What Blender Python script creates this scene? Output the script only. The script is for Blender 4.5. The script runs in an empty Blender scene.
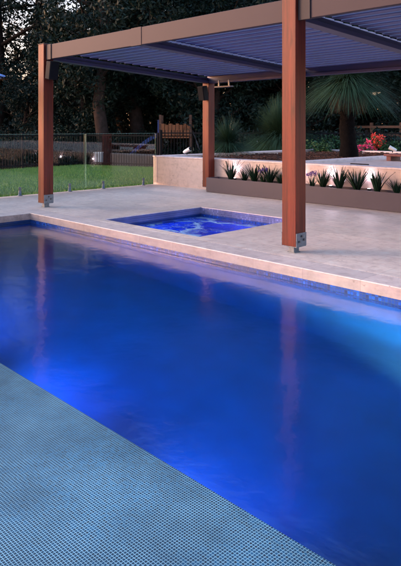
import bpy, math, random
from mathutils import Vector, Matrix
R = math.radians
random.seed(11)
sc = bpy.context.scene
col = sc.collection

# ------------------------------------------------------------------ helpers
CR = ((589.0, 600.0), 840.79)
def place(px, py, z=0.0):
    """point of the real place seen at this spot of the photo, at height z"""
    Y = (1.32 - z) * 600 / (py - 128.0)
    return at(px, Y, z)
def at(px, Y, z=0.0):
    X = (px - 200) / 600.0 * Y
    return Vector((X * .7005 - Y * .7136, X * .7136 + Y * .7005, z))

class MB:
    def __init__(s): s.v = []; s.f = []; s.sm = []
    def add(s, vs, fs, smooth=False):
        b = len(s.v); s.v += [tuple(v) for v in vs]
        s.f += [tuple(b + i for i in f) for f in fs]; s.sm += [smooth] * len(fs)
    def box(s, x0, x1, y0, y1, z0, z1, M=None):
        vs = [Vector(p) for p in ((x0,y0,z0),(x1,y0,z0),(x1,y1,z0),(x0,y1,z0),(x0,y0,z1),(x1,y0,z1),(x1,y1,z1),(x0,y1,z1))]
        if M: vs = [M @ v for v in vs]
        s.add(vs, [(3,2,1,0),(4,5,6,7),(0,1,5,4),(1,2,6,5),(2,3,7,6),(3,0,4,7)])
    def tube(s, pts, rads, n=8, smooth=True, caps=True):
        pts = [Vector(p) for p in pts]
        if not isinstance(rads, (list, tuple)): rads = [rads] * len(pts)
        vs = []
        for i, p in enumerate(pts):
            d = (pts[min(i+1, len(pts)-1)] - pts[max(i-1, 0)]).normalized()
            a = d.orthogonal().normalized() if i == 0 else (a - d * a.dot(d)).normalized()
            b = d.cross(a)
            for k in range(n):
                t = 2 * math.pi * k / n
                vs.append(p + (a * math.cos(t) + b * math.sin(t)) * rads[i])
        fs = []
        for i in range(len(pts) - 1):
            for k in range(n):
                fs.append((i*n+k, i*n+(k+1) % n, (i+1)*n+(k+1) % n, (i+1)*n+k))
        s.add(vs, fs, smooth)
        if caps:
            s.add(vs[:n], [tuple(range(n))[::-1]]); s.add(vs[-n:], [tuple(range(n))])
    def lathe(s, prof, c=(0,0,0), n=20, smooth=True):
        c = Vector(c); vs = []
        for r, z in prof:
            for k in range(n):
                t = 2*math.pi*k/n; vs.append(c + Vector((r*math.cos(t), r*math.sin(t), z)))
        fs = [(i*n+k, i*n+(k+1)%n, (i+1)*n+(k+1)%n, (i+1)*n+k) for i in range(len(prof)-1) for k in range(n)]
        s.add(vs, fs, smooth)
    def build(s, name, mat, parent=None, bevel=0.0, loc=None, seg=2):
        me = bpy.data.meshes.new(name); me.from_pydata(s.v, [], s.f)
        me.polygons.foreach_set('use_smooth', s.sm); me.update()
        me.materials.append(mat)
        o = bpy.data.objects.new(name, me); col.objects.link(o)
        if parent: o.parent = parent
        if loc is not None: o.location = loc
        if bevel:
            b = o.modifiers.new('bevel', 'BEVEL'); b.width = bevel; b.segments = seg; b.limit_method = 'ANGLE'; b.angle_limit = R(40)
        return o

def tag(o, label=None, cat=None, group=None, kind=None):
    if label: o['label'] = label
    if cat: o['category'] = cat
    if group: o['group'] = group
    if kind: o['kind'] = kind
    return o
def empty(name, loc, label, cat, group=None, rz=0.0):
    o = bpy.data.objects.new(name, None); col.objects.link(o)
    o.location = loc; o.rotation_euler.z = rz; o.empty_display_size = .1
    return tag(o, label, cat, group)
KIDS = {}
def copy_tree(o, parent=None):
    c = o.copy(); col.objects.link(c); c.parent = parent
    for ch in list(o.children): copy_tree(ch, c)
    return c

# ------------------------------------------------------------------ materials
def nt(name):
    m = bpy.data.materials.new(name); m.use_nodes = True
    t = m.node_tree; bs = t.nodes['Principled BSDF']
    return m, t, bs
def N(t, typ, **kw):
    n = t.nodes.new(typ)
    for k, v in kw.items():
        if k in n.inputs: n.inputs[k].default_value = v
        else: setattr(n, k, v)
    return n
def ramp(t, fac, stops):
    r = t.nodes.new('ShaderNodeValToRGB'); e = r.color_ramp.elements
    while len(e) < len(stops): e.new(.5)
    for k, (p, c) in enumerate(stops): e[k].position = p; e[k].color = (*c, 1)
    t.links.new(fac, r.inputs[0]); return r.outputs[0]
def bump(t, h, bs, strength, dist):
    b = N(t, 'ShaderNodeBump'); b.inputs['Strength'].default_value = strength; b.inputs['Distance'].default_value = dist
    t.links.new(h, b.inputs['Height']); t.links.new(b.outputs[0], bs.inputs['Normal']); return b
def coords(t, scale=(1,1,1), kind='Object', rot=(0,0,0)):
    c = N(t, 'ShaderNodeTexCoord'); m = N(t, 'ShaderNodeMapping')
    m.inputs['Scale'].default_value = scale; m.inputs['Rotation'].default_value = rot
    t.links.new(c.outputs[kind], m.inputs[0]); return m.outputs[0]
def noise(t, v, scale, detail=4, rough=.55, out=0):
    n = N(t, 'ShaderNodeTexNoise'); n.inputs['Scale'].default_value = scale; n.inputs['Detail'].default_value = detail
    n.inputs['Roughness'].default_value = rough
    t.links.new(v, n.inputs['Vector']); return n.outputs[out]
def mix(t, a, b, fac, mode='MIX'):
    m = N(t, 'ShaderNodeMix', data_type='RGBA', blend_type=mode)
    for s, x in ((m.inputs[0], fac), (m.inputs[6], a), (m.inputs[7], b)):
        if isinstance(x, (int, float)): s.default_value = x
        elif isinstance(x, tuple): s.default_value = (*x, 1)
        else: t.links.new(x, s)
    return m.outputs[2]

def simple(name, c, rough=.5, metal=0.0, var=.12, scale=8, spec=.5, bmp=0.0):
    m, t, bs = nt(name)
    v = coords(t); n = noise(t, v, scale)
    lo = tuple(x*(1-var) for x in c); hi = tuple(min(1, x*(1+var)) for x in c)
    t.links.new(ramp(t, n, [(.3, lo), (.7, hi)]), bs.inputs['Base Color'])
    bs.inputs['Roughness'].default_value = rough; bs.inputs['Metallic'].default_value = metal
    bs.inputs['Specular IOR Level'].default_value = spec
    if bmp: bump(t, noise(t, v, scale*6), bs, .5, bmp)
    return m

def travertine(name, base=(.84,.71,.62), joints=True, bw=.61, bh=.406):
    m, t, bs = nt(name)
    v = coords(t)
    n1 = noise(t, v, 1.1, 3); n2 = noise(t, v, 9, 6, .7)
    vs = coords(t, (2, 9, 9)); n3 = noise(t, vs, 2.2, 6, .65)
    c = ramp(t, n2, [(.25, tuple(x*.58 for x in base)), (.5, base), (.78, tuple(min(.85,x*1.25) for x in base))])
    c = mix(t, c, (.66,.50,.43), ramp(t, n3, [(.45,(0,0,0)),(.75,(.5,.5,.5))]))
    c = mix(t, c, (.52,.44,.43), ramp(t, n1, [(.4,(0,0,0)),(.75,(.55,.55,.55))]))
    pit = N(t, 'ShaderNodeTexVoronoi'); pit.inputs['Scale'].default_value = 17
    t.links.new(mix(t, coords(t, (.6,1.6,1)), noise(t, v, 14, 3, .5, 1), .06), pit.inputs['Vector'])
    pm = ramp(t, pit.outputs['Distance'], [(.05,(1,1,1)),(.16,(0,0,0))])
    pm2 = mix(t, pm, (0,0,0), ramp(t, noise(t, v, 5, 2), [(.48,(1,1,1)),(.6,(0,0,0))]))
    c = mix(t, c, (.20,.15,.14), mix(t, (0,0,0), (.9,.9,.9), pm2))
    if joints:
        b = N(t, 'ShaderNodeTexBrick', offset=.5, squash=1.0)
        b.inputs['Scale'].default_value = 1; b.inputs['Brick Width'].default_value = bw; b.inputs['Row Height'].default_value = bh
        b.inputs['Mortar Size'].default_value = .0025; b.inputs['Mortar Smooth'].default_value = .3
        b.inputs['Color1'].default_value = (.90,.90,.91,1); b.inputs['Color2'].default_value = (1.09,1.06,1.05,1); b.inputs['Mortar'].default_value = (.62,.6,.6,1)
        t.links.new(v, b.inputs['Vector'])
        c = mix(t, c, b.outputs['Color'], 1.0, 'MULTIPLY')
    t.links.new(c, bs.inputs['Base Color'])
    t.links.new(ramp(t, n2, [(.3,(.36,)*3),(.7,(.62,)*3)]), bs.inputs['Roughness'])
    bump(t, mix(t, n2, (0,0,0), pm2), bs, .35, .004)
    return m

def mosaic(name, c1, c2, c3, grout, size=.025, mort=.0022, rough=.25, plane=None, coat=.0):
    m, t, bs = nt(name)
    if plane == 'x': v = coords(t, rot=(R(90), 0, 0))
    elif plane == 'y': v = coords(t, rot=(R(90), 0, R(90)))
    else: v = coords(t)
    b = N(t, 'ShaderNodeTexBrick', offset=0.0, squash=1.0)
    b.inputs['Scale'].default_value = 1; b.inputs['Brick Width'].default_value = size; b.inputs['Row Height'].default_value = size
    b.inputs['Mortar Size'].default_value = mort; b.inputs['Mortar Smooth'].default_value = .15
    b.inputs['Color1'].default_value = (0,0,0,1); b.inputs['Color2'].default_value = (1,1,1,1); b.inputs['Mortar'].default_value = (.5,.5,.5,1)
    t.links.new(v, b.inputs['Vector'])
    # a second random value per tile
    w = N(t, 'ShaderNodeTexWhiteNoise', noise_dimensions='2D')
    sn = N(t, 'ShaderNodeVectorMath', operation='SNAP'); sn.inputs[1].default_value = (size, size, size)
    t.links.new(v, sn.inputs[0]); t.links.new(sn.outputs[0], w.inputs['Vector'])
    tc = ramp(t, w.outputs[0], [(0, c3), (.14, c2), (.6, c1), (1, tuple(min(1, x*1.8) for x in c1))])
    big = noise(t, coords(t), 1.6, 3)
    tc = mix(t, tc, tuple(x*.3 for x in c2), ramp(t, big, [(.40,(0,0,0)),(.68,(.8,)*3)]))
    tc = mix(t, tc, tuple(x*.45 for x in c2), ramp(t, noise(t, coords(t), 2.6, 5, .6), [(.40,(0,0,0)),(.70,(.75,)*3)]))
    gr = mix(t, grout, tuple(x*.35 for x in grout), ramp(t, noise(t, coords(t), 1.9, 5, .6), [(.36,(0,0,0)),(.66,(1,1,1))]))
    t.links.new(mix(t, tc, gr, b.outputs['Fac']), bs.inputs['Base Color'])
    t.links.new(mix(t, (rough,)*3, (.7,)*3, b.outputs['Fac']), bs.inputs['Roughness'])
    bs.inputs['Coat Weight'].default_value = coat; bs.inputs['Coat Roughness'].default_value = .12
    inv = N(t, 'ShaderNodeMath', operation='SUBTRACT'); inv.inputs[0].default_value = 1; t.links.new(b.outputs['Fac'], inv.inputs[1])
    bump(t, inv.outputs[0], bs, .5, .0012)
    return m

def timber(name, c=(.125,.018,.009), axis=2):
    m, t, bs = nt(name)
    s = [26, 26, 26]; s[axis] = .9
    v = coords(t, tuple(s)); g = noise(t, v, 1.0, 6, .7)
    s2 = [120, 120, 120]; s2[axis] = 5; g2 = noise(t, coords(t, tuple(s2)), 1.0, 3, .6)
    cc = ramp(t, g, [(.3, tuple(x*.38 for x in c)), (.5, c), (.72, tuple(x*1.5 for x in c))])
    cc = mix(t, cc, tuple(x*.35 for x in c), ramp(t, g2, [(.52,(0,0,0)),(.75,(.6,)*3)]))
    if axis == 2:
        q = N(t, 'ShaderNodeVectorMath', operation='ADD'); q.inputs[1].default_value = (.091,.091,0)
        t.links.new(coords(t), q.inputs[0]); sn = N(t, 'ShaderNodeVectorMath', operation='SNAP'); sn.inputs[1].default_value = (.0605,.0605,9)
        t.links.new(q.outputs[0], sn.inputs[0]); w = N(t, 'ShaderNodeTexWhiteNoise', noise_dimensions='3D'); t.links.new(sn.outputs[0], w.inputs['Vector'])
        cc = mix(t, cc, ramp(t, w.outputs[0], [(0,(.62,.58,.55)),(1,(1.3,1.2,1.15))]), 1.0, 'MULTIPLY')
        kn = noise(t, coords(t, (9,9,2.2)), 1.0, 2); cc = mix(t, cc, (.03,.006,.004), ramp(t, kn, [(.60,(0,0,0)),(.74,(.75,)*3)]))
    t.links.new(cc, bs.inputs['Base Color']); bs.inputs['Roughness'].default_value = .5; bs.inputs['Specular IOR Level'].default_value = .3
    bump(t, g2, bs, .35, .002); return m

def leafmat(name, c, var=.45, trans=.12, rough=.55, obj=True):
    m, t, bs = nt(name)
    g = N(t, 'ShaderNodeNewGeometry'); n = noise(t, g.outputs['Position'], 1.3, 3)
    r = g.outputs['Random Per Island']
    a = mix(t, tuple(x*(1-var) for x in c), tuple(x*(1+var) for x in c), r)
    a = mix(t, a, (c[0]*1.7, c[1]*1.25, c[2]*.7), ramp(t, n, [(.45,(0,0,0)),(.75,(.6,)*3)]))
    if obj:
        oi = N(t, 'ShaderNodeObjectInfo')
        a = mix(t, a, ramp(t, oi.outputs['Random'], [(0,(.7,.8,.85)),(1,(1.25,1.15,1.0))]), 1.0, 'MULTIPLY')
    t.links.new(a, bs.inputs['Base Color']); bs.inputs['Roughness'].default_value = rough
    bs.inputs['Specular IOR Level'].default_value = .22
    return m

def glow(name, c, s):
    m, t, bs = nt(name)
    bs.inputs['Base Color'].default_value = (.8,.8,.8,1)
    bs.inputs['Emission Color'].default_value = (*c, 1); bs.inputs['Emission Strength'].default_value = s
    return m

def water_mat(name, foam=False, bstr=.10, tint=(.75,.9,1)):
    m, t, bs = nt(name)
    bs.inputs['Base Color'].default_value = (*tint, 1)
    bs.inputs['Transmission Weight'].default_value = 1; bs.inputs['IOR'].default_value = 1.33
    bs.inputs['Roughness'].default_value = .13 if not foam else .05
    v = coords(t, (1, 1, 1)); a = noise(t, v, 2.2 if not foam else 3.0, 3, .5); b = noise(t, v, 11, 3, .55)
    h = mix(t, a, b, .22)
    bump(t, h, bs, 1.0, bstr if not foam else .18)
    if not foam:
        bs.inputs['Specular IOR Level'].default_value = .28
        vol = N(t, 'ShaderNodeVolumePrincipled'); vol.inputs['Color'].default_value = (.08,.38,1,1); vol.inputs['Density'].default_value = .30
        vol.inputs['Absorption Color'].default_value = (.05,.45,.9,1)
        t.links.new(vol.outputs[0], t.nodes['Material Output'].inputs['Volume'])
    if foam:
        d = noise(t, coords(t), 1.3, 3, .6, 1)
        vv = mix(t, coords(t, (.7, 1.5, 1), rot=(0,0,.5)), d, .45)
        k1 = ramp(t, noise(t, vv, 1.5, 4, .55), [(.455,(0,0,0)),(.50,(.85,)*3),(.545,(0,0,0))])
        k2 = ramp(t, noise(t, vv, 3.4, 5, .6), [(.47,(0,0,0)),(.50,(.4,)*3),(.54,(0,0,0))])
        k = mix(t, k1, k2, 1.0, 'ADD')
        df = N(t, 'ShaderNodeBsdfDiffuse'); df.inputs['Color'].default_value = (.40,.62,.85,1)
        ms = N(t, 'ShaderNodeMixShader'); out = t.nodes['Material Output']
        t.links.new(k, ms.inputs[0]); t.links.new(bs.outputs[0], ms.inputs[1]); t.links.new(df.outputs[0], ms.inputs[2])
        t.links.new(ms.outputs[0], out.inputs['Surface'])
    return m

M = {}
M['deck'] = travertine('travertine_paving')
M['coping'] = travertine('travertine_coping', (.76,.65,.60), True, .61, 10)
M['edge'] = travertine('travertine_edge_shaded', (.36,.28,.27), True, .61, 10)  # darker copy of the coping stone, with shade put into its colour
M['wallstone'] = travertine('travertine_wall', (.52,.41,.38), False)
M['cap'] = travertine('stone_cap', (.66,.60,.64), False)
M['ledge'] = mosaic('ledge_mosaic', (.003,.062,.135), (.002,.030,.075), (.001,.009,.028), (.27,.56,.70), size=.0118, mort=.0014, rough=.3, coat=.25)
M['pooltile'] = simple('pool_lining', (.003,.100,.50), .4, var=.25, scale=3)
M['bandspa'] = mosaic('spa_upper_mosaic', (.20,.21,.34), (.17,.18,.31), (.14,.15,.27), (.22,.22,.34), size=.03, plane='y')
M['bandspb'] = mosaic('spa_upper_mosaic_end', (.20,.21,.34), (.17,.18,.31), (.14,.15,.27), (.22,.22,.34), size=.03, plane='x')
M['bandx'] = mosaic('waterline_mosaic', (.002,.065,.42), (.002,.045,.30), (.003,.015,.09), (.03,.09,.24), size=.03, plane='x')
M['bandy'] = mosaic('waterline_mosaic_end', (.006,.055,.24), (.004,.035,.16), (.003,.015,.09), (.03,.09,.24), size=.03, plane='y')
M['water'] = water_mat('pool_water', bstr=.008)
M['spawater'] = water_mat('spa_water', foam=True)
M['timber'] = timber('merbau_timber')
M['timber_b'] = timber('merbau_timber_rail', (.10,.05,.035), 0)
M['beam'] = simple('bronze_powdercoat', (.040,.027,.036), .6, var=.05, scale=2, spec=.3)
M['gutter'] = simple('gutter_paint', (.040,.038,.095), .45, var=.08, scale=2)
M['louvre'] = simple('louvre_paint', (.11,.122,.27), .45, var=.08, scale=2)
M['steel'] = simple('galvanised_steel', (.16,.19,.23), .42, .6, var=.25, scale=30)
M['bolt'] = simple('dark_bolt', (.12,.12,.13), .4, .8)
M['cap_dark'] = simple('dark_cap', (.03,.025,.03), .6, spec=.3)
M['black'] = simple('black_plastic', (.006,.006,.008), .7, spec=.2)
M['fence'] = simple('black_fence_paint', (.008,.009,.012), .8, spec=.1)
M['greymetal'] = simple('grey_metal', (.10,.10,.12), .5, .3)
M['planter'] = simple('planter_coating', (.056,.043,.064), .6, var=.06, scale=1.5)
M['trunk'] = simple('dark_bark', (.030,.020,.018), .9, var=.5, scale=9, spec=.2, bmp=.02)
M['palebark'] = simple('pale_bark', (.034,.024,.022), .85, var=.45, scale=5, spec=.2, bmp=.02)
M['leafA'] = leafmat('dark_leaves', (.009,.025,.023))
M['leafB'] = leafmat('olive_leaves', (.013,.027,.020))
M['leafC'] = leafmat('shrub_leaves', (.030,.085,.035))
M['xan'] = leafmat('grass_tree_leaves', (.028,.072,.047), .35)
M['dead'] = leafmat('dead_grass_leaves', (.055,.038,.022), .4)
M['char'] = simple('charred_trunk', (.004,.0035,.004), .95, var=.4, scale=12, spec=.1, bmp=.01)
M['strap'] = leafmat('strap_leaves', (.012,.034,.022), .4, rough=.4)
M['flowerp'] = leafmat('pink_petals', (.75,.07,.22), .3)
M['flowerr'] = leafmat('red_petals', (.80,.08,.07), .3)
M['flowerv'] = leafmat('violet_petals', (.16,.09,.36), .3)
M['mulch'] = simple('bark_mulch', (.085,.045,.036), 1.0, spec=.1, var=.6, scale=22, bmp=.03)
M['orange'] = simple('orange_timber', (.20,.075,.03), .8)
M['blueplastic'] = simple('blue_plastic', (.02,.05,.22), .5)
M['white'] = simple('white_paint', (.75,.76,.78), .4, var=.05)
M['canvas'] = simple('blue_canvas', (.16,.30,.66), .8)
M['brickred'] = simple('red_brown_timber', (.12,.03,.03), .6, var=.3)
M['darkwall'] = simple('dark_render', (.05,.05,.055), .8, var=.3, scale=4)
M['lens'] = glow('pool_lens', (.35,.75,1.0), .22)
M['lensblue'] = glow('pool_lens_blue', (.02,.12,1.0), 1.5)
M['lensdim'] = glow('floor_lens', (.1,.5,1.0), .03)
M['lensw'] = glow('garden_lens', (1,.86,.92), 1.5)
M['lensb'] = glow('marker_lens', (.45,.75,1.0), .08)
# glass
m, t, bs = nt('fence_glass'); out = t.nodes['Material Output']
tr = N(t, 'ShaderNodeBsdfTransparent'); tr.inputs['Color'].default_value = (.93,.965,.95,1)
gl = N(t, 'ShaderNodeBsdfGlossy'); gl.inputs['Roughness'].default_value = .02
fr = N(t, 'ShaderNodeFresnel'); fr.inputs['IOR'].default_value = 1.45
ms = N(t, 'ShaderNodeMixShader'); t.links.new(fr.outputs[0], ms.inputs[0]); t.links.new(tr.outputs[0], ms.inputs[1]); t.links.new(gl.outputs[0], ms.inputs[2])
t.links.new(ms.outputs[0], out.inputs['Surface']); M['glass'] = m
M['glassedge'] = simple('glass_edge', (.12,.30,.27), .2)
# lawn
m, t, bs = nt('lawn'); v = coords(t); n = noise(t, v, 1.2, 4); n2 = noise(t, v, 40, 4, .7)
c = ramp(t, n2, [(.3,(.035,.10,.032)),(.7,(.08,.20,.06))]); c = mix(t, c, (.10,.13,.05), ramp(t, n, [(.5,(0,0,0)),(.8,(.5,)*3)]))
t.links.new(c, bs.inputs['Base Color']); bs.inputs['Roughness'].default_value = .9; bump(t, n2, bs, .8, .02); M['lawn'] = m
m, t, bs = nt('grass_blades'); g = N(t, 'ShaderNodeNewGeometry')
nn = noise(t, g.outputs['Position'], .9, 3)
a = mix(t, (.085,.21,.035), (.18,.36,.065), g.outputs['Random Per Island'])
a = mix(t, a, (.17,.30,.10), ramp(t, nn, [(.45,(0,0,0)),(.7,(.6,)*3)]))
t.links.new(a, bs.inputs['Base Color']); bs.inputs['Roughness'].default_value = .7; M['blades'] = m
M['earth'] = simple('dark_earth', (.014,.017,.011), 1.0, spec=0.0, var=.5, scale=3, bmp=.03)

# ------------------------------------------------------------------ setting
def slab(name, xs, ys, holes, z1, z0, mat, bevel=0.0):
    """a paving sheet made of grid cells with the holes left open"""
    mb = MB(); nx, ny = len(xs)-1, len(ys)-1
    on = lambda i, j: 0 <= i < nx and 0 <= j < ny and (i, j) not in holes
    for i in range(nx):
        for j in range(ny):
            if not on(i, j): continue
            x0, x1, y0, y1 = xs[i], xs[i+1], ys[j], ys[j+1]
            mb.add([(x0,y0,z1),(x1,y0,z1),(x1,y1,z1),(x0,y1,z1)], [(0,1,2,3)])
            mb.add([(x0,y0,z0),(x1,y0,z0),(x1,y1,z0),(x0,y1,z0)], [(3,2,1,0)])
            if not on(i, j-1): mb.add([(x0,y0,z0),(x1,y0,z0),(x1,y0,z1),(x0,y0,z1)], [(0,1,2,3)])
            if not on(i, j+1): mb.add([(x0,y1,z0),(x1,y1,z0),(x1,y1,z1),(x0,y1,z1)], [(3,2,1,0)])
            if not on(i-1, j): mb.add([(x0,y0,z0),(x0,y1,z0),(x0,y1,z1),(x0,y0,z1)], [(3,2,1,0)])
            if not on(i+1, j): mb.add([(x1,y0,z0),(x1,y1,z0),(x1,y1,z1),(x1,y0,z1)], [(0,1,2,3)])
    o = mb.build(name, mat); o['kind'] = 'structure'; return o

# deck: field paving with openings for pool and spa, coping strips round both
PX0, PY0, PY1, PXR = -8.51, 1.72, 4.66, 7.0
SX0, SX1, SY0, SY1 = -7.16, -5.20, 5.09, 7.05
slab('pool_deck', [-10.87, PX0-.3, SX0, SX1, PXR+2], [-5, -2.0, PY1+.3, SY0, SY1, 9.20],
     {(1,1),(2,1),(3,1),(2,3)}, 0, -.11, M['deck'])
mb = MB()
mb.box(PX0-.298, PXR, PY1-.012, PY1+.298, -.10, .001)
mb.box(PX0-.298, PX0+.012, PY1-.012-4.6, PY1-.0125, -.10, .001)
mb.build('pool_coping', M['coping'], bevel=.008)['kind'] = 'structure'
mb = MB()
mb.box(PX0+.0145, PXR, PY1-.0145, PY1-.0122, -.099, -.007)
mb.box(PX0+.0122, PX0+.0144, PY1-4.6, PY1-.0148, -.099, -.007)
mb.build('coping_edge_shade', M['edge'])['kind'] = 'structure'  # thin skin on the pitted drop face; its dark tone stands in for shade
# ground sheet with the pit of the pool left open
slab('ground', [-400, -8.9, -7.2, -5.16, 7.2, 400], [-300, -1.9, 4.8, 5.05, 7.09, 400], {(1,1),(2,1),(3,1),(2,3)}, -.115, -.2, M['earth'])
# pool shell
mb = MB()
mb.box(PX0-.2, PXR, PY1, PY1+.25, -1.6, -.24)            # far wall
mb.box(PX0-.25, PX0, PY0-.0, PY1-.0005, -1.6, -.24)      # end wall
mb.box(PXR, PXR+.2, PY0, PY1+.2, -1.6, -.12)
mb.box(PX0-.2, PXR, PY0-.3, PY1+.2, -1.75, -1.45)        # floor
mb.build('pool_shell', M['pooltile'])['kind'] = 'structure'
mb = MB(); mb.box(PX0, PXR, PY1-.003, PY1+.2, -.2395, -.1005)
mb.build('waterline_tiles', M['bandx'])['kind'] = 'structure'
mb = MB(); mb.box(PX0-.2, PX0+.003, PY0, PY1-.004, -.2395, -.1005)
mb.build('end_waterline_tiles', M['bandy'])['kind'] = 'structure'
# near side: shallow mosaic ledge whose lip stands just out of the water
mb = MB()
mb.box(-9.0, PXR, -2.0, PY0-.0582, -1.6, -.135)
mb.box(-9.0, PXR, PY0-.0562, PY0-.0242, -.3, -.135)
mb.box(-9.0, PXR, PY0-.0222, PY0, -1.6, -.135)
mb.build('mosaic_ledge', M['ledge'])['kind'] = 'structure'
mb = MB(); mb.box(-8.95, PXR-.01, PY0-.07, PY0-.01, -1.5, -.137)
mb.build('ledge_joint', M['black'])['kind'] = 'structure'
mb = MB(); mb.box(PX0-.1, PXR+.05, PY0-.1, PY1+.12, -1.6, -.152)
mb.build('pool_water', M['water'])['kind'] = 'structure'
# spa
mb = MB()
mb.box(SX0-.2, SX0, SY0-.2, SY1+.2, -1.1, -.1105); mb.box(SX1, SX1+.2, SY0-.2, SY1+.2, -1.1, -.1105)
mb.box(SX0, SX1, SY0-.2, SY0, -1.1, -.1105); mb.box(SX0, SX1, SY1, SY1+.2, -1.1, -.1105)
mb.box(SX0-.2, SX1+.2, SY0-.2, SY1+.2, -1.3, -1.0995)
mb.build('spa_shell', M['pooltile'])['kind'] = 'structure'
mb = MB()
for (a, b, c, d) in ((SX0-.002, SX0+.012, SY0+.012, SY1-.012), (SX1-.012, SX1+.002, SY0+.012, SY1-.012)):
    mb.box(a, b, c, d, -.3, -.1105)
mb.build('spa_side_tiles', M['bandy'])['kind'] = 'structure'
mb = MB(); mb.box(SX0-.002, SX0+.008, SY0+.012, SY1-.012, -.11, -.010); mb.build('spa_trim', M['bandspa'])['kind'] = 'structure'
mb = MB(); mb.box(SX0+.009, SX1-.002, SY1-.008, SY1+.002, -.11, -.010); mb.build('spa_end_trim', M['bandspb'])['kind'] = 'structure'
mb = MB()
for (a, b, c, d) in ((SX0-.002, SX1+.002, SY0-.002, SY0+.012), (SX0-.002, SX1+.002, SY1-.012, SY1+.002)):
    mb.box(a, b, c, d, -.3, -.111)
mb.build('spa_end_tiles', M['bandx'])['kind'] = 'structure'
mb = MB(); mb.box(SX0-.05, SX1+.05, SY0-.05, SY1+.05, -1.2, -.165)
mb.build('spa_water', M['spawater'])['kind'] = 'structure'

# lawn between glass fence and black fence
mb = MB()
LAWN = [(-10.875,-6),(-10.875,9.0),(-11.3,9.3),(-11.3,13.6),(-15.9,13.5),(-19.0,12.5),(-18.3,6.0),(-17.6,-6)]
mb.add([(x,y,-.05) for x,y in LAWN], [tuple(range(len(LAWN)))[::-1]])
o = mb.build('lawn', M['lawn']); o['kind'] = 'structure'
def inside(x, y, poly):
    r = False; j = len(poly)-1
    for i in range(len(poly)):
        xi, yi = poly[i]; xj, yj = poly[j]
        if (yi > y) != (yj > y) and x < (xj-xi)*(y-yi)/(yj-yi)+xi: r = not r
        j = i
    return r
mb = MB(); k = 0
while k < 75000:
    x = random.uniform(-19, -10.9); y = random.uniform(1.5, 13.6)
    if not inside(x, y, LAWN): continue
    k += 1; a = random.uniform(0, math.pi); w = .006; h = random.uniform(.025, .06)
    dx, dy = math.cos(a)*w, math.sin(a)*w; lx, ly = random.uniform(-.02,.02), random.uniform(-.02,.02)
    mb.add([(x-dx,y-dy,-.05),(x+dx,y+dy,-.05),(x+lx,y+ly,-.05+h)], [(0,1,2)])
tag(mb.build('grass', M['blades']), 'short mown green grass of the lawn beyond the glass fence', 'grass', kind='stuff')

# raised garden bed: front wall, side wall, back edging, soil, stone terrace
WX0, WY0 = -10.9, 9.15
w = empty('garden_wall', (WX0, WY0, 0), 'low pink travertine retaining wall running behind the planter and far post', 'wall')
mb = MB(); mb.box(0, 19.9, .0, .30, -.1, .64); mb.box(0, .30, .3005, 6.5, -.1, .64)
mb.build('stone_face', M['wallstone'], w, bevel=.006)
mb = MB(); mb.box(-.01, 19.9, -.012, .31, .6405, .672); mb.box(-.01, .31, .3105, 6.5, .6405, .672)
mb.build('cap', M['cap'], w, bevel=.005)
bk = empty('garden_edging', (WX0, 15.6, 0), 'pale stone edging along the back of the mulch bed', 'edging')
mb = MB(); mb.box(-.3, 19.9, .07, .35, -.1, .66); mb.build('stone_kerb', M['cap'], bk, bevel=.006)
rb = empty('terrace_kerb', (-7.2, 9.5, 0), 'broad pale kerb between mulch bed and stone terrace', 'kerb')
mb = MB(); mb.box(0, .24, -.03, 6.1, .5, .665); mb.build('stone_kerb', M['cap'], rb, bevel=.008)
slab('terrace_paving', [-6.83, 9.0], [9.47, 15.65], set(), .61, .4, M['wallstone'])
mb = MB(); n = 40
X = [-10.58 + (3.37)*i/n for i in range(n+1)]; Y = [9.47 + 6.18*i/n for i in range(n+1)]
vs = [(x, y, .56 + .05*math.sin(x*3.1)*math.cos(y*2.2) + random.uniform(-.02,.02)) for y in Y for x in X]
mb.add(vs, [(j*(n+1)+i, j*(n+1)+i+1, (j+1)*(n+1)+i+1, (j+1)*(n+1)+i) for j in range(n) for i in range(n)])
mb.build('garden_soil', M['mulch'])['kind'] = 'structure'
mb = MB()
for i in range(2600):
    x = random.uniform(-10.5,-7.25); y = random.uniform(9.5,15.6); s = random.uniform(.015,.045)
    Mx = Matrix.Translation((x,y,.60+random.uniform(0,.03))) @ Matrix.Rotation(random.uniform(0,6),4,'Z') @ Matrix.Rotation(random.uniform(-.6,.6),4,'X')
    mb.box(-s,s,-s*.4,s*.4,-.006,.006,Mx)
tag(mb.build('mulch_chips', M['mulch']), 'loose red-brown bark chips covering the raised bed', 'mulch', kind='stuff')

# long planter trough
pl = empty('planter_trough', (-8.75, 8.77, 0), 'long low grey-brown metal trough in front of the pink wall', 'planter')
mb = MB(); L = 17.5
mb.box(0, L, 0, .025, .004, .30); mb.box(0, L, .34, .365, .004, .30); mb.box(0, .025, .0255, .3395, .004, .30); mb.box(L-.025, L, .0255, .3395, .004, .30)
mb.build('trough', M['planter'], pl, bevel=.003)
mb = MB(); mb.box(.026, L-.026, .026, .339, .05, .255); mb.build('soil', M['mulch'], pl)

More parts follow.
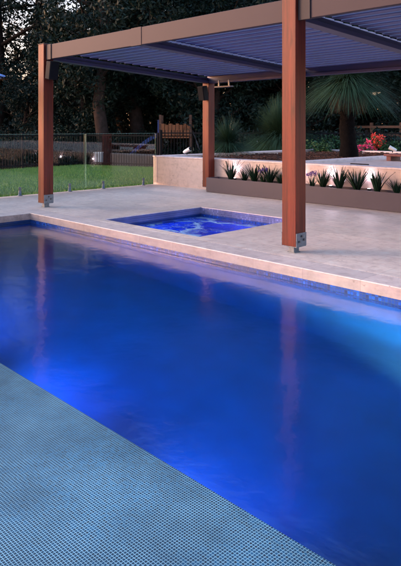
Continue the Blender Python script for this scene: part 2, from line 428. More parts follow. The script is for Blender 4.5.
# ------------------------------------------------------------------ pergola
PW = .09
perg = empty('pergola', (-8.97, 5.19, 0), 'louvre-roofed pergola with red-brown timber posts and bronze beams beside the pool', 'pergola')
T = lambda x, y, z=0: Vector((x+8.97, y-5.19, z))
def zroof(y): return -(y - 5.25) * .2 / 3.81
posts = [(-8.97, 5.19, 2.715), (-3.86, 5.19, 2.735), (-8.97, 9.06, 2.27), (1.27, 5.19, 2.715), (1.27, 9.06, 2.27)]
for (x, y, h) in posts:
    c = T(x, y)
    mb = MB(); mb.box(-PW, PW, -PW, PW, .075, h)
    p = mb.build('post', M['timber'], perg, bevel=.006, loc=c)
    mb = MB()
    mb.box(-.035,.035,-.045,.045,.008,.0745); mb.box(-.05,.05,-.05,.05,.001,.008)
    mb.box(-PW-.008, PW+.008, -.085, .085, .068, .0745)
    for s in (-1, 1):
        a, b = sorted((s*(PW+.0015), s*(PW+.009)))
        mb.box(a, b, -.088, .088, .075, .215)
    f = mb.build('post_shoe', M['steel'], p, bevel=.0015)
    for s in (-1, 1):
        for yy, zz in ((-.045,.125),(.04,.14),(.0,.18)):
            mb = MB(); mb.tube([(s*(PW+.009), yy, zz), (s*(PW+.022), yy, zz)], .013, 6, False)
            mb.build('bolt', M['bolt'], p)
    mb = MB(); mb.box(-PW-.004, PW+.004, -PW-.004, PW+.004, h+.0005, h+.012)
    if y < 6: mb.build('post_cap', M['cap_dark'], p)
# front beam in lengths between posts, sleeve joints over it
for a, b in ((-8.97+PW+.001, -3.86-PW-.001), (-3.86+PW+.001, 1.27-PW-.001)):
    mb = MB(); mb.box(a+8.97, b+8.97, -.035, .03, 2.46, 2.70)
    mb.build('front_beam', M['beam'], perg, bevel=.004)
for x in (-6.50, -1.35):
    mb = MB(); mb.box(x+8.97-.11, x+8.97+.11, -.042, -.0355, 2.455, 2.704); mb.build('beam_sleeve', M['beam'], perg, bevel=.001)
for x in (-8.97+PW+.0, -3.86+PW+.0):
    mb = MB(); mb.box(x+8.97+.002, x+8.97+.15, -.05, -.0355, 2.45, 2.702); mb.build('end_bracket', M['cap_dark'], perg, bevel=.002)
mb = MB(); mb.box(.0, 10.24, 3.80, 3.93, 2.262, 2.31); mb.box(.0, 10.24, 3.83, 3.93, 2.3105, 2.50)
mb.build('rear_beam', M['gutter'], perg, bevel=.004)
XB = [-8.97, -6.50, -3.86, -1.35, 1.27]
def slant(mb, x0, x1, za, zb, y0=5.225, y1=9.02):
    vs = []
    for y in (y0, y1):
        for z in (za, zb):
            for x in (x0, x1): vs.append(T(x, y, z + zroof(y)))
    mb.add(vs, [(0,1,3,2),(4,6,7,5),(0,4,5,1),(2,3,7,6),(0,2,6,4),(1,5,7,3)])
for i, x in enumerate(XB):
    mb = MB(); slant(mb, x-.075, x+.075, 2.462, 2.515); slant(mb, x-.035, x+.035, 2.5155, 2.58)
    mb.build('cross_beam', M['gutter'], perg, bevel=.004)
# louvres: overlapping wing-shaped blades along the beams
prof = [(0,.010),(.008,.0),(.05,-.001),(.09,.001),(.096,.004),(.102,.001),(.15,.003),(.186,.006),(.194,.012),(.19,.022),(.10,.026),(.02,.022)]
for i in range(4):
    mb = MB(); x0, x1 = XB[i]+.045, XB[i+1]-.045
    y = 5.27
    while y < 8.92:
        z = 2.60 + zroof(y); n = len(prof)
        vs = [T(xx, y+a, z+b) for xx in (x0, x1) for a, b in prof]
        mb.add(vs, [(k, (k+1)%n, n+(k+1)%n, n+k) for k in range(n)] + [tuple(range(n))[::-1], tuple(range(n, 2*n))])
        y += .19
    mb.build('louvre_blades', M['louvre'], perg)

# speakers
def speaker(loc, rz, label):
    s = empty('wall_speaker', loc, label, 'speaker', 'black speakers on the pergola posts', rz)
    # mounts against a face whose outward normal is local +x
    mb = MB(); mb.box(.0, .05, -.02, .02, -.03, .03); mb.build('bracket', M['greymetal'], s)
    Mx = Matrix.Translation((.125,0,0)) @ Matrix.Rotation(R(10),4,'Y')
    mb = MB(); mb.box(-.08,.055,-.085,.085,-.15,.15,Mx); mb.build('cabinet', M['black'], s, bevel=.012)
    mb = MB(); mb.box(.056,.062,-.075,.075,-.14,.14,Mx); mb.build('grille', M['fence'], s, bevel=.004)
speaker((-8.97+PW+.001, 5.19, 2.27), 0, 'black box speaker high on the left front timber post')
speaker((-8.93, 9.06-PW-.001, 2.05), R(-90), 'black box speaker at the top of the far timber post')
h = empty('strip_heater', (-8.2, 8.9, 2.16), 'slim grey heater bar under the rear beam beside the far post', 'heater')
mb = MB(); mb.box(-.40,.05,-.05,.05,-.012,.02); mb.build('housing', M['greymetal'], h, bevel=.006)
for q in (-.33, -.05):
    mb = MB(); mb.box(q,q+.03,-.01,.01,.0205,.14); mb.build('hanger', M['steel'], h)

# ------------------------------------------------------------------ glass pool fence
gf = empty('glass_fence', (-10.80, 0, 0), 'frameless clear glass pool fence on small steel spigots at the lawn edge', 'fence')
y = 9.13
while y > -3:
    mb = MB(); mb.box(-.006, .006, y-1.93, y, .05, 1.2); g = mb.build('glass_panel', M['glass'], gf)
    mb = MB()
    mb.box(-.0065, .0065, y-.003, y+.0005, .05, 1.2); mb.box(-.0065, .0065, y-1.9305, y-1.927, .05, 1.2); mb.box(-.0065,.0065,y-1.926,y-.004,1.197,1.2015)
    mb.build('polished_edge', M['glassedge'], g)
    for q in (.38, 1.50):
        mb = MB(); mb.lathe([(.0,.0),(.048,.0),(.048,.012),(.028,.014),(.026,.14),(.03,.15),(.03,.165),(0,.168)], (0, y-q+.02, 0), 14)
        mb.build('spigot', M['steel'], gf)
    y -= 1.965

# ------------------------------------------------------------------ black tubular fence
def bar_fence(a, b, z, label, h=1.2, pitch=.11):
    a = Vector((*a, z)); b = Vector((*b, z)); L = (b-a).length
    f = empty('bar_fence', a, label, 'fence', 'black metal fences at the far side of the lawn', math.atan2(b.y-a.y, b.x-a.x))
    mb = MB(); mb.box(0, L, -.02, .02, h-.12, h-.08); mb.box(0, L, -.02, .02, .08, .12); mb.build('rails', M['fence'], f)
    mb = MB(); x = .05
    while x < L: mb.box(x-.009, x+.009, -.009, .009, .02, h); x += pitch
    mb.build('pickets', M['fence'], f)
    n = max(1, round(L/2.4))
    for k in range(n+1):
        mb = MB(); x = L*k/n; mb.box(x-.03, x+.03, -.03, .03, -.1, h+.01); mb.build('fence_post', M['fence'], f)
bar_fence((-17.9, 0), (-19.05, 12.5), -.05, 'black bar fence running along the left far side of the lawn')
bar_fence((-19.0, 12.6), (-15.9, 13.55), -.05, 'black bar fence section in front of the dark low wall')
bar_fence((-15.8, 13.6), (-6.0, 19.5), -.05, 'black bar fence continuing behind the garden bed and play set', 1.3)
dw = MB(); dw.box(0, 3.6, 0, .2, -.1, .42)
o = dw.build('low_wall', M['darkwall'], loc=(-18.2, 13.2, -.03), bevel=.01); o.rotation_euler.z = .29
tag(o, 'dark grey low garden wall behind the bar fence right of the pale bin', 'wall')

# pale bin
p = at(98.5, 22.9, -.05)
b = empty('garden_bin', p, 'pale grey ribbed bin standing by the far fence', 'bin')
mb = MB(); mb.box(-.15,.15,-.15,.15,.03,.42); mb.build('bin_body', M['white'], b, bevel=.02)
for k in range(-2, 3):
    mb = MB(); mb.box(k*.055-.006, k*.055+.006, -.158, -.1505, .05, .40); mb.build('rib', M['greymetal'], b)
mb = MB(); mb.box(-.165,.165,-.165,.165,.4205,.455); mb.build('lid', M['white'], b, bevel=.01)
b.rotation_euler.z = R(45)

# play set
ps = empty('play_set', at(176, 24.5, -.1), 'play set with orange timber panels and blue slide behind the fence', 'play set', rz=R(45))
for sx in (-.6, .6):
    for sy in (-.5, .5):
        mb = MB(); mb.box(sx-.05, sx+.05, sy-.05, sy+.05, 0, 1.95); mb.build('frame_post', M['timber_b'], ps)
mb = MB(); mb.box(-.65,.65,-.55,.55,1.02,1.08); mb.build('platform', M['orange'], ps)
for yy in (-.56,.53):
    mb = MB()
    for k in range(8): mb.box(-.56+k*.145, -.56+k*.145+.12, yy, yy+.03, 1.12, 1.60-.05*(k%2))
    mb.build('side_panel', M['orange'], ps)
mb = MB()
for k in range(9):
    a = k/8.0; x = -.70 - 1.25*a; z = 1.08 - .95*a + .1*math.sin(a*3.1)
    a2 = (k+1)/8.0; x2 = -.70 - 1.25*a2; z2 = 1.08 - .95*a2 + .1*math.sin(a2*3.1)
    if k < 8:
        for y0, y1, dz in ((-.25,.25,0), (-.29,-.251,.14), (.251,.29,.14)):
            mb.add([(x,y0,z),(x,y1,z),(x2,y1,z2),(x2,y0,z2),(x,y0,z+dz+.03),(x,y1,z+dz+.03),(x2,y1,z2+dz+.03),(x2,y0,z2+dz+.03)],
               [(0,1,2,3),(7,6,5,4),(0,4,5,1),(2,6,7,3),(1,5,6,2),(3,7,4,0)])
mb.build('slide', M['blueplastic'], ps)
mb = MB(); mb.box(-.72,-.66,-.45,.45,1.1,1.75); mb.build('blue_panel', M['blueplastic'], ps)
mb = MB()
for yy in (-.2,.2): mb.tube([(1.15,yy,0),(.68,yy,1.3)], .03, 6)
for k in range(5): mb.tube([(1.15-.47*(k+.5)/5,-.2,1.3*(k+.5)/5),(1.15-.47*(k+.5)/5,.2,1.3*(k+.5)/5)], .022, 6)
mb.build('ladder', M['greymetal'], ps)

# wooden rail fence at the back right
a = at(371, 25, 0); b2 = at(430, 23.5, 0); d = (b2-a); L = d.length
rf = empty('rail_fence', a, 'brown timber post and rail fence behind the flowering shrubs', 'fence', rz=math.atan2(d.y, d.x))
for z in (.62, .98, 1.32):
    mb = MB(); mb.box(-.8, L, -.03, .0, z, z+.10); mb.build('rail', M['timber_b'], rf, bevel=.006)
for x in (0, 1.25, 2.5):
    mb = MB(); mb.box(x-.06, x+.06, .001, .12, -.1, 1.55); mb.build('fence_post', M['timber_b'], rf, bevel=.01)

# parasol whose canopy corner reaches in at the left
pc = at(-82, 9.2, 0); pc = Vector((pc.x, pc.y, 0))
pa = empty('parasol', pc, 'blue parasol whose canopy tip enters at the left edge', 'parasol')
mb = MB(); mb.tube([(0,0,.05),(0,0,2.62)], .024, 12); mb.build('pole', M['greymetal'], pa)
mb = MB(); mb.lathe([(0,.0),(.28,.0),(.28,.05),(.05,.08),(.04,.3),(0,.3)], (0,0,.002), 24); mb.build('base', M['greymetal'], pa)
tip = at(5.5, 9.2, 0); rr = (tip-pc).length; a0 = math.atan2(tip.y-pc.y, tip.x-pc.x)
mb = MB(); n = 6
rim = [(rr*math.cos(a0+k*2*math.pi/n), rr*math.sin(a0+k*2*math.pi/n)) for k in range(n)]
vs = [(0,0,2.58)] + [(x,y,2.125) for x,y in rim] + [(0,0,2.565)] + [(x*.998,y*.998,2.108) for x,y in rim] 
fs = [(0,1+k,1+(k+1)%n) for k in range(n)] + [(n+1,n+2+(k+1)%n,n+2+k) for k in range(n)] + [(1+k,n+2+k,n+2+(k+1)%n,1+(k+1)%n) for k in range(n)]
mb.add(vs, fs); mb.build('canopy', M['canvas'], pa)
mb = MB()
for x, y in rim: mb.tube([(0,0,2.50),(x*.97,y*.97,2.095)], .009, 6)
mb.build('ribs', M['black'], pa)

# ------------------------------------------------------------------ small garden things
def spot_lamp(px, Y, z, label, rz):
    s = empty('garden_spotlight', at(px, Y, z), label, 'spotlight', rz=rz)
    mb = MB(); mb.tube([(0,0,0),(0,0,.05)], .012, 8); mb.build('stake', M['black'], s)
    mb = MB(); mb.tube([(-.09,0,.05),(-.06,0,.07),(.03,0,.11),(.08,0,.135)], [.03,.042,.05,.056], 14); mb.build('head', M['white'], s)
    mb = MB(); mb.tube([(.0805,0,.1355),(.085,0,.138)], .046, 14); mb.build('glass_lens', M['black'], s)
spot_lamp(187, 14.6, .675, 'small white spotlight with black lens on the wall top left of far post', R(20))
spot_lamp(392.5, 15.0, .705, 'small white spotlight on the broad pale kerb at the right', R(200))
o = MB(); o.box(-.18,.18,-.03,.03,0,.05)
tag(o.build('vent_block', M['black'], loc=at(359.5, 11.1, .612), bevel=.005), 'small flat black vent block on the pink stone terrace', 'vent')
bx = empty('timber_bench', at(400, 13.0, .612), 'red-brown timber bench on the terrace at the right edge', 'bench')
mb = MB(); mb.box(-.25,1.4,-.25,.25,.10,.15); mb.build('seat', M['brickred'], bx, bevel=.006)
mb = MB(); mb.box(-.2,-.1,-.22,.22,0,.0995); mb.build('leg', M['brickred'], bx)
mb = MB(); mb.box(1.2,1.3,-.22,.22,0,.0995); mb.build('leg', M['brickred'], bx)

def marker(px, Y, z, label):
    s = empty('marker_light', at(px, Y, 0), label, 'garden light')
    mb = MB(); mb.tube([(0,0,-.1),(0,0,z-.05)], .02, 8); mb.build('stem', M['black'], s)
    mb = MB(); mb.lathe([(0,0),(.025,0),(.028,.05),(.02,.09),(0,.10)], (0,0,z-.05), 12); mb.build('lens', M['lensb'], s)
marker(36, 23.5, .30, 'small blue-white garden light just left of the left front post')
marker(70, 24.0, .16, 'small bluish garden light behind the bar fence between front post and bin')
marker(257, 21.5, .82, 'tiny white garden light below the big grass tussock')

# ------------------------------------------------------------------ plants
def strap_mesh(seed, n=16, h=.33):
    rnd = random.Random(seed); mb = MB()
    for k in range(n):
        a = rnd.uniform(0, 2*math.pi); lean = rnd.uniform(.08, .75); L = h*rnd.uniform(.7,1.12); w = rnd.uniform(.013,.023)
        d = Vector((math.cos(a), math.sin(a), 0)); s = Vector((-d.y, d.x, 0)); pts = []
        for q in range(6):
            u = q/5.0; r = .02 + lean*L*u*(.55+.45*u); z = L*u*(1-.22*lean*u)
            ww = w*(1-u**2.2)*(.75+.8*u*(1-u)) + .0006
            c = d*r + Vector((0,0,z)); pts += [c - s*ww + d*.006, c, c + s*ww + d*.006]
        mb.add([p for p in pts], [(q*3+i, q*3+i+1, q*3+i+4, q*3+i+3) for q in range(5) for i in range(2)], True)
    return mb
straps = [strap_mesh(s*3, 24 + s*5 % 13) for s in range(3, 7)]
sm_ = []
PL = [(231,'first dark strap-leaf plant from the left end of the trough'), (244.5,'second dark strap-leaf plant from the left end of the trough'),
      (254.5,'third dark strap-leaf plant from the left, left of the violet flowers'), (270,'strap-leaf plant just right of the left violet flowers'),
      (280.5,'strap-leaf plant half hidden by the left side of the near post'), (323,'first strap-leaf plant right of the near post'),
      (339.5,'strap-leaf plant below the big grass tree trunk, in front of a wall glow'), (357,'strap-leaf plant under the pink flowers, between two wall glows'),
      (377,'strap-leaf plant in front of the rightmost bright wall glow'), (397,'strap-leaf plant at the right edge of the photo')]
for i, (px, lab) in enumerate(PL):
    X_ = (px-200)/600.0; yy = 8.95; Yc = yy/(.7136*X_+.7005); x = Yc*(X_*.7005-.7136)
    e = empty('strap_leaf_plant', (x, yy, .25), lab, 'plant', 'strap-leaf plants in the trough', random.uniform(0, 6))
    s_ = random.uniform(.82, 1.25); e.scale = (s_, s_, s_*random.uniform(.92, 1.1))
    if i < 4: o = straps[i].build('leaves', M['strap'], e); sm_.append(o)
    else:
        o = sm_[i % 4].copy(); col.objects.link(o); o.parent = e
def flower_plant(px, lab):
    X_ = (px-200)/600.0; yy = 8.93; Yc = yy/(.7136*X_+.7005); x = Yc*(X_*.7005-.7136)
    e = empty('violet_flower_plant', (x, yy, .25), lab, 'plant')
    strap_mesh(int(px), 10, .2).build('leaves', M['strap'], e)
    st = MB()
    for q in range(5):
        mb = MB(); a = q*1.3; top = Vector((math.cos(a)*.07, math.sin(a)*.07, .25+.03*math.sin(q*2)))
        st.tube([(0,0,0), tuple(top)], .003, 5)
        for k in range(22):
            d = Vector((random.gauss(0,1),random.gauss(0,1),random.gauss(0,1))).normalized()
            c = top + d*.03; s = d.orthogonal().normalized()*.012; t2 = d.cross(s)
            mb.add([c-s, c+t2, c+s+d*.01, c-t2], [(0,1,2,3)])
        mb.build('bloom', M['flowerv'], e)
    st.build('stems', M['strap'], e)
flower_plant(263.5, 'violet-flowered plant in the trough left of the near post')
flower_plant(312, 'violet-flowered plant in the trough just right of the near post')

def grass_tree(name, loc, label, cat, trunk_h, trunk_r, R0, n, seed, droop=.55, w=.005, up=-.15):
    rnd = random.Random(seed); e = empty(name, loc, label, cat)
    if trunk_h > .05:
        mb = MB(); k = 9
        pts = [(.02*math.sin(i*1.1), .02*math.cos(i*.9), -.05 + (trunk_h+.05)*i/k) for i in range(k+1)]
        mb.tube(pts, [trunk_r*(1.18 - .25*min(i,3)/3 + .06*math.sin(i*2.3)) for i in range(k+1)], 16)
        for q in range(700):                                     # shaggy old leaf bases
            a = rnd.uniform(0, 6.283); z = rnd.uniform(.02, trunk_h); d = Vector((math.cos(a), math.sin(a), 0)); s = Vector((-d.y, d.x, 0))*.012
            c = d*trunk_r*.97 + Vector((0,0,z)); mb.add([c-s, c+s, c+d*rnd.uniform(.02,.06)+Vector((0,0,-rnd.uniform(.0,.06)))], [(0,1,2)])
        mb.build('trunk', M['char'], e)
    mb = MB(); top = Vector((0,0,trunk_h))
    for q in range(n):
        a = rnd.uniform(0, 6.283); el = math.asin(rnd.uniform(up, 1.0)); L = R0*rnd.uniform(.72, 1.08)
        d = Vector((math.cos(a)*math.cos(el), math.sin(a)*math.cos(el), math.sin(el))); s = Vector((-math.sin(a), math.cos(a), 0))
        pts = []
        for k in range(6):
            u = k/5.0; c = top + d*(trunk_r*.3 + L*u) + Vector((0,0,-droop*L*u*u*math.cos(el)))
            ww = w*(1-.8*u); pts += [c-s*ww, c+s*ww]
        mb.add(pts, [(2*k,2*k+1,2*k+3,2*k+2) for k in range(5)])
    mb.build('crown', M['xan'], e)
    if trunk_h > 1:
        mb = MB()
        for q in range(900):                                     # hanging skirt of dead leaves
            a = rnd.uniform(0, 6.283); L = rnd.uniform(.25, .75); d = Vector((math.cos(a), math.sin(a), 0)); s = Vector((-d.y, d.x, 0)); pts = []
            for k in range(4):
                u = k/3.0; c = top + d*(trunk_r*.8 + L*.45*math.sin(u*2.2)) + Vector((0,0,.05-L*u**1.5)); pts += [c-s*.005*(1-.7*u), c+s*.005*(1-.7*u)]
            mb.add(pts, [(2*k,2*k+1,2*k+3,2*k+2) for k in range(3)])
        mb.build('dead_skirt', M['dead'], e)
    return e
p = place(348, 156.8, .62)
grass_tree('grass_tree', p, 'big grass tree with thick black trunk and wide spiky crown under the roof', 'grass tree', 1.72, .20, 1.30, 4200, 1, .5)
p = place(228, 154.6, .62)
grass_tree('grass_tree', p, 'small grass tree with short trunk right of the far post', 'grass tree', .28, .12, .80, 2200, 2, .35)
p = at(280, 19.6, .1)
grass_tree('grass_tussock', p, 'huge fine-leaved green tussock partly behind the near post', 'tussock', .75, .22, 1.6, 9000, 3, .5, .007)

def leaf_blob(mb, c, r, n, size, rnd, flat=.5):
    for k in range(n):
        d = Vector((rnd.gauss(0,1), rnd.gauss(0,1), rnd.gauss(0,1)*.8)).normalized() * (r*rnd.random()**.45)
        p = c + d; a = Vector((rnd.gauss(0,1), rnd.gauss(0,1), rnd.gauss(0,1)*flat)).normalized(); b = a.orthogonal().normalized()
        t_ = rnd.uniform(0, 3.14); b = (b*math.cos(t_) + a.cross(b)*math.sin(t_))
        s = size*rnd.uniform(.6, 1.3); mb.add([p-a*s, p+b*s*.38, p+a*s, p-b*s*.38], [(0,1,2,3)])

def shrub(name, loc, label, cat, w, h, n, seed, mat='leafC', flower=None, size=.05, group=None):
    rnd = random.Random(seed); e = empty(name, loc, label, cat, group)
    st = MB()
    mb = MB(); fls = []
    for k in range(n):
        a = rnd.uniform(0, 6.283); r = w*math.sqrt(rnd.random()); z = h*(.25 + .7*rnd.random()*(1-.4*(r/w)**2))
        c = Vector((r*math.cos(a), r*math.sin(a), z)); leaf_blob(mb, c, .13+.08*rnd.random(), 34, size, rnd)
        st.tube([(0,0,-.1), (c.x*.4,c.y*.4,z*.5), tuple(c)], [.012,.008,.003], 5)
        if flower and z > h*.42 and rnd.random() < .85: fl = MB(); leaf_blob(fl, c + Vector((0,0,.06)), .10, 40, .044, rnd, 1); fls.append(fl)
    st.build('stems', M['trunk'], e); mb.build('foliage', M[mat], e)
    for fl in fls: fl.build('bloom', M[flower], e)
    return e
shrub('flowering_shrub', at(364, 17.9, .25), 'bright pink flowering shrub right of the big grass tree trunk', 'shrub', .42, .66, 36, 5, flower='flowerp')
shrub('flowering_shrub', at(376, 18.4, .25), 'coral red flowering shrub beside the pink one', 'shrub', .30, .85, 26, 6, flower='flowerr')
for i, (px, Y, w_, h_, lab) in enumerate([
    (318, 18.2, .55, .75, 'low green shrub right of the near post behind the edging'),
    (330, 19.6, .6, .95, 'taller green shrub left of the big grass tree trunk'),
    (392, 18.4, .45, .70, 'low green shrub right of the red flowers at the photo edge'),
    (352, 20.0, .6, .8, 'green shrub behind the pink flowers and grass tree trunk')]):
    shrub('garden_shrub', at(px, Y, .2), lab, 'shrub', w_, h_, 46, 20+i, size=.055)

# ------------------------------------------------------------------ trees
def tree_parts(seed, H, W, leaves, mat, bark, size=.098, base=.25, lean=0.0, dens=1.0):
    rnd = random.Random(seed); tk = MB(); mb = MB()
    pts = []; x = y = 0
    for i in range(9):
        z = H*.86*i/8; pts.append((x, y, z - .15)); x += rnd.gauss(0, .16) + lean; y += rnd.gauss(0, .16)
    r0 = .055*H**.65 + .04
    tk.tube(pts, [r0*(1.25 if i == 0 else 1)*(1-.82*i/8) for i in range(9)], 9)
    cl = []
    nb = 20
    for b in range(nb):
        u = base + (1-base)*(b/nb)**.9; i = min(7, int(u*8)); f = u*8-i
        s = Vector(pts[i]).lerp(Vector(pts[i+1]), f); a = b*2.4 + rnd.uniform(-.5,.5)
        L = W*(1.05-.75*abs(u-.5))*rnd.uniform(.6,1.1); rise = rnd.uniform(.15,.75)
        p1 = s + Vector((math.cos(a)*L*.5, math.sin(a)*L*.5, L*.5*rise)); p2 = s + Vector((math.cos(a+.2)*L, math.sin(a+.2)*L, L*rise*.9 + rnd.uniform(-.3,.3)))
        tk.tube([tuple(s), tuple(p1), tuple(p2)], [r0*.38*(1.1-u), r0*.22*(1.1-u)+.01, .008], 6, caps=False)
        for q in range(7):
            v = rnd.uniform(.25, 1.08); c = s.lerp(p2, v) + Vector((rnd.gauss(0,1), rnd.gauss(0,1), rnd.gauss(0,.8)))*W*.17
            cl.append((c, rnd.uniform(.28,.62)*(W/2.6)))
            if q < 3: tk.tube([tuple(s.lerp(p2, v*.9)), tuple(c)], [.02,.006], 5, caps=False)
    per = int(leaves/len(cl))
    for c, r in cl: leaf_blob(mb, c, r, int(per*rnd.uniform(.5,1.5)), size, rnd, .9)
    return tk, mb
protos = []
for k, (s, H, W, n, mt, bk_) in enumerate([(101, 13.5, 3.3, 27000, 'leafA', 'trunk'), (102, 12, 3.6, 25000, 'leafB', 'palebark'),
                                      (103, 15, 3.2, 27000, 'leafA', 'palebark'), (104, 8, 3.0, 24000, 'leafA', 'trunk'), (105, 14, 3.6, 14500, 'leafA', 'trunk')]):
    protos.append((tree_parts(s, H, W, n, mt, bk_, base=(.22,.3,.25,.08,.2)[k]), mt, bk_, {}))
def tree(kind, px, Y, label, sc_=1.0, z=-.15, name='tree'):
    (tk, mb), mt, bk_, cache = protos[kind]
    e = empty(name, at(px, Y, z), label, 'tree', 'dark trees behind the garden', random.uniform(0, 6.28)); e.scale = (sc_, sc_, sc_*random.uniform(.93, 1.08))
    if 'a' not in cache:
        cache['a'] = tk.build('trunk', M[bk_], e); cache['b'] = mb.build('crown', M[mt], e)
    else:
        for q in 'ab':
            c = cache[q].copy(); col.objects.link(c); c.parent = e
TREES = [
 (1,-98,27,'dark tree at the far left beyond the photo edge',1.0),
 (4,-5,30,'dark tree at the left edge with sky glinting through its crown',1.15),
 (3,22,27,'bushy dark tree low down at the left of the left front post',.5),
 (4,38,33,'loose-leaved tree behind the left front post with pink sky gaps',1.2),
 (2,104,29,'tall dark tree just right of the left front post',.92),
 (3,84,26,'low dense dark tree behind the pale bin',.8),
 (1,107,24.5,'tree with reddish-brown trunk behind the bin and bar fence',.95),
 (0,122,30,'dark tree with gnarled limbs above the left bay of the roof',1.05),
 (2,140,27,'tall tree behind the left end of the play set',1.0),
 (3,168,29,'dense dark tree right behind the orange play set',1.0),
 (0,192,28,'dark tree behind the far timber post',1.05),
 (3,215,25.5,'bushy dark tree right of the far post, over the small grass tree',1.0),
 (2,240,29,'tall dark tree between far post and big tussock',1.05),
 (3,262,26.5,'low dense tree directly behind the big tussock',.95),
 (1,285,30,'olive-leaved tree behind the near post',1.1),
 (3,312,26,'bushy dark tree right of the near post behind the shrubs',1.0),
 (0,340,29,'dark tree behind the big grass tree crown',1.05),
 (3,366,29,'dense dark tree behind the timber rail fence',1.05),
 (2,392,27.5,'tall dark tree at the right edge behind the rail fence',1.0),
 (3,420,26,'bushy dark tree just past the right edge of the photo',1.0),
]
for k, px, Y, lab, s in TREES: tree(k, px, Y, lab, s)
# second row, farther off, reads as one wood
far_kinds = []
wb = MB(); rnd = random.Random(77)
for i in range(34):
    px = -90 + i*16.5 + rnd.uniform(-5,5); Y = rnd.uniform(36, 46); H = rnd.uniform(3.6, 4.8) if px < 100 else rnd.uniform(11, 15)
    c0 = at(px, Y, 0)
    wb.tube([tuple(c0 - Vector((0,0,.3))), tuple(c0 + Vector((0,0,H*.7)))], [.2,.06], 6)
    for q in range(60):
        u = rnd.random(); a = rnd.uniform(0, 6.283); r = 2.6*math.sqrt(rnd.random())*(1.1-.5*u)
        leaf_blob(wb, c0 + Vector((r*math.cos(a), r*math.sin(a), H*u)), .75, 34, .24, rnd, .9)
tag(wb.build('far_wood', M['leafA']), 'dark mass of far trees closing the view behind the garden', 'wood', kind='stuff')
# undergrowth along the black fence
ub = MB()
for i in range(230):
    px = rnd.uniform(-70, 440); Y = rnd.uniform(22.5, 26) if px > 205 or px < 60 else rnd.uniform(24.5, 27)
    c0 = at(px, Y, 0); h = rnd.uniform(.3, 1.3)
    if 150 < px < 205 : h *= .4
    for q in range(5): leaf_blob(ub, c0 + Vector((rnd.gauss(0,.4), rnd.gauss(0,.4), h*rnd.random())), .36, 40, .085, rnd, .9)
tag(ub.build('undergrowth', M['leafA']), 'tangled dark undergrowth at the foot of the trees', 'undergrowth', kind='stuff')

# ------------------------------------------------------------------ lamps the place has, and one added to wash the far pool wall
def add_light(kind, name, loc, energy, c, parent=None, **kw):
    l = bpy.data.lights.new(name, kind); l.energy = energy; l.color = c
    for k, v in kw.items(): setattr(l, k, v)
    o = bpy.data.objects.new(name, l); col.objects.link(o); o.location = loc
    if parent: o.parent = parent
    return o
def pool_light(x, y, z, label, energy, c, target, cone, blend=1.0, r=.09):
    e = empty('pool_light', (x, y, z), label, 'pool light', 'underwater lights in the near pool wall')
    mb = MB(); mb.tube([(0,0,0),(0,.02,0)], r+.02, 24); mb.build('rim', M['white'], e)
    mb = MB(); mb.tube([(0,.021,0),(0,.03,0)], r, 24); mb.build('lens', M['lensblue'], e)
    L = add_light('SPOT', 'lamp', (0, .06, 0), energy, c, e, shadow_soft_size=.10, spot_size=R(cone), spot_blend=blend)
    L.rotation_euler = (Vector(target) - Vector((x, y+.06, z))).to_track_quat('-Z', 'Y').to_euler()
BLUE = (.0, .25, 1.0)
pool_light(-5.7, PY0+.002, -1.15, 'blue underwater light low in the near wall, left of the middle', 50, BLUE, (-4.9, 4.3, -1.3), 130)
pool_light(-3.95, PY0+.002, -1.1, 'blue underwater light in the near wall by the left part of the mosaic shelf', 42, BLUE, (-3.6, 4.3, -1.3), 125)
pool_light(-2.35, PY0+.002, -1.05, 'blue underwater light in the near wall at the bottom of the photo', 34, BLUE, (-2.5, 4.3, -1.3), 120)
pool_light(-7.0, PY0+.002, -.9, 'blue underwater light in the near wall towards the far left end', 14, BLUE, (-6.8, 3.9, -1.45), 110)
def added_floor_lamp(x, y, label, energy, c, target, cone, r, lens):  # made-up lamp, set out of view to make the pale patch in the water
    e = empty('added_floor_lamp', (x, y, -1.449), label, 'pool light')
    mb = MB(); mb.tube([(0,0,0),(0,0,.012)], r+.03, 24); mb.build('rim', M['pooltile'], e)
    mb = MB(); mb.tube([(0,0,.013),(0,0,.02)], r, 24); mb.build('lens', M[lens], e)
    L = add_light('SPOT', 'lamp', (0, 0, .06), energy, c, e, shadow_soft_size=.05, spot_size=R(cone), spot_blend=1.0)
    L.rotation_euler = (Vector(target) - Vector((x, y, -1.39))).to_track_quat('-Z', 'Y').to_euler()
added_floor_lamp(-1.35, 3.95, 'added floor lamp out of view past the right edge, washing the far pool wall', 150, (1,.92,.72), (-2.85, 4.66, -.50), 44, .05, 'black')
sl = empty('spa_light', (SX1-.013, 6.0, -.6), 'blue underwater light in the wall of the spa', 'pool light')
mb = MB(); mb.tube([(0,0,0),(-.02,0,0)], .1, 20); mb.build('lens', M['lensblue'], sl)
L = add_light('AREA', 'lamp', (-.05,0,0), 12, (.03,.2,1.0), sl, shape='DISK', size=.2); L.rotation_euler = (0, R(90), 0)
for i, (px, lab) in enumerate([(234.5,'first small wall uplight from the left, behind the first trough plants'), (299,'small wall uplight hidden behind the near post'),
                 (330.5,'small wall uplight between the first two plants right of the near post'), (369,'small wall uplight behind the plant at the right, brightest glow')]):
    X_ = (px-200)/600.0; yy = 9.10; Yc = yy/(.7136*X_+.7005); x = Yc*(X_*.7005-.7136)
    e = empty('wall_uplight', (x, yy, .255), lab, 'garden light', 'uplights behind the trough plants')
    mb = MB(); mb.tube([(0,0,0),(0,0,.045)], [.022,.03], 12); mb.build('housing', M['black'], e)
    mb = MB(); mb.tube([(0,0,.0455),(0,0,.05)], .026, 12); mb.build('lens', M['lensw'], e)
    add_light('POINT', 'lamp', (0, .022, .25), .9, (1,.80,1.0), e, shadow_soft_size=.02)

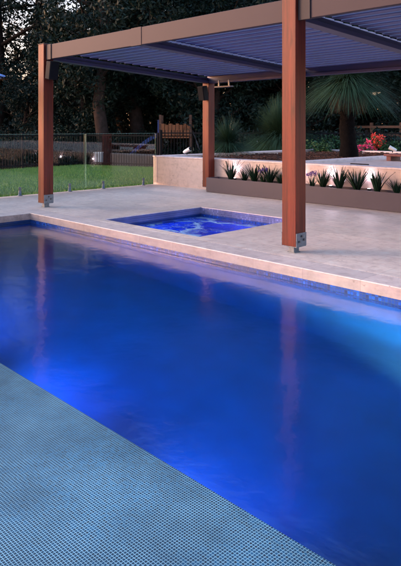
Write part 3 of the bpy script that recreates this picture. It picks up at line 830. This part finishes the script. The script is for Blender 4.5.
# ------------------------------------------------------------------ sky and sun
EL, AZ = R(14), math.atan2(-.74, -.67)
w = bpy.data.worlds.new('World'); sc.world = w; w.use_nodes = True; t = w.node_tree
bg = t.nodes['Background']; sky = t.nodes.new('ShaderNodeTexSky'); sky.sky_type = 'NISHITA'
sky.sun_disc = False; sky.sun_elevation = EL; sky.sun_rotation = AZ; sky.air_density = 1.3; sky.dust_density = 1.5; sky.ozone_density = 2.0
g = N(t, 'ShaderNodeTexCoord'); sx = N(t, 'ShaderNodeSeparateXYZ'); t.links.new(g.outputs['Generated'], sx.inputs[0])
tint = ramp(t, sx.outputs['Z'], [(0.0, (1.2,.78,.78)), (.2, (1.1,.83,.88)), (.45, (.98,.95,1.04))])
t.links.new(mix(t, sky.outputs[0], tint, 1.0, 'MULTIPLY'), bg.inputs[0]); bg.inputs[1].default_value = .13
s = add_light('SUN', 'low_sun', (-20,-20,8), .32, (1,.55,.38), angle=R(12))
d = -Vector((math.sin(AZ)*math.cos(EL), math.cos(AZ)*math.cos(EL), math.sin(EL)))
s.rotation_euler = d.to_track_quat('-Z', 'Y').to_euler()

# ------------------------------------------------------------------ camera
cd = bpy.data.cameras.new('camera'); cam = bpy.data.objects.new('camera', cd); col.objects.link(cam)
cam.location = (0, 0, 1.32); cam.rotation_euler = (R(90), 0, math.atan2(.7136, .7005))
cd.sensor_fit = 'HORIZONTAL'; cd.sensor_width = 36; cd.lens = 36*600/401.0
cd.shift_x = .5/401; cd.shift_y = -155/401.0; cd.clip_end = 2000; cd.clip_start = .05
sc.camera = cam
v = sc.view_settings; v.view_transform = 'Standard'; v.look = 'None'; v.gamma = 1; v.exposure = 2.08; v.use_curve_mapping = False
sc.render.engine = 'CYCLES'; c = sc.cycles
c.use_denoising = True; c.max_bounces = 9; c.diffuse_bounces = 4; c.glossy_bounces = 4; c.transmission_bounces = 7; c.transparent_max_bounces = 12
c.caustics_refractive = True; c.caustics_reflective = False; c.sample_clamp_indirect = 4.0; c.blur_glossy = .5
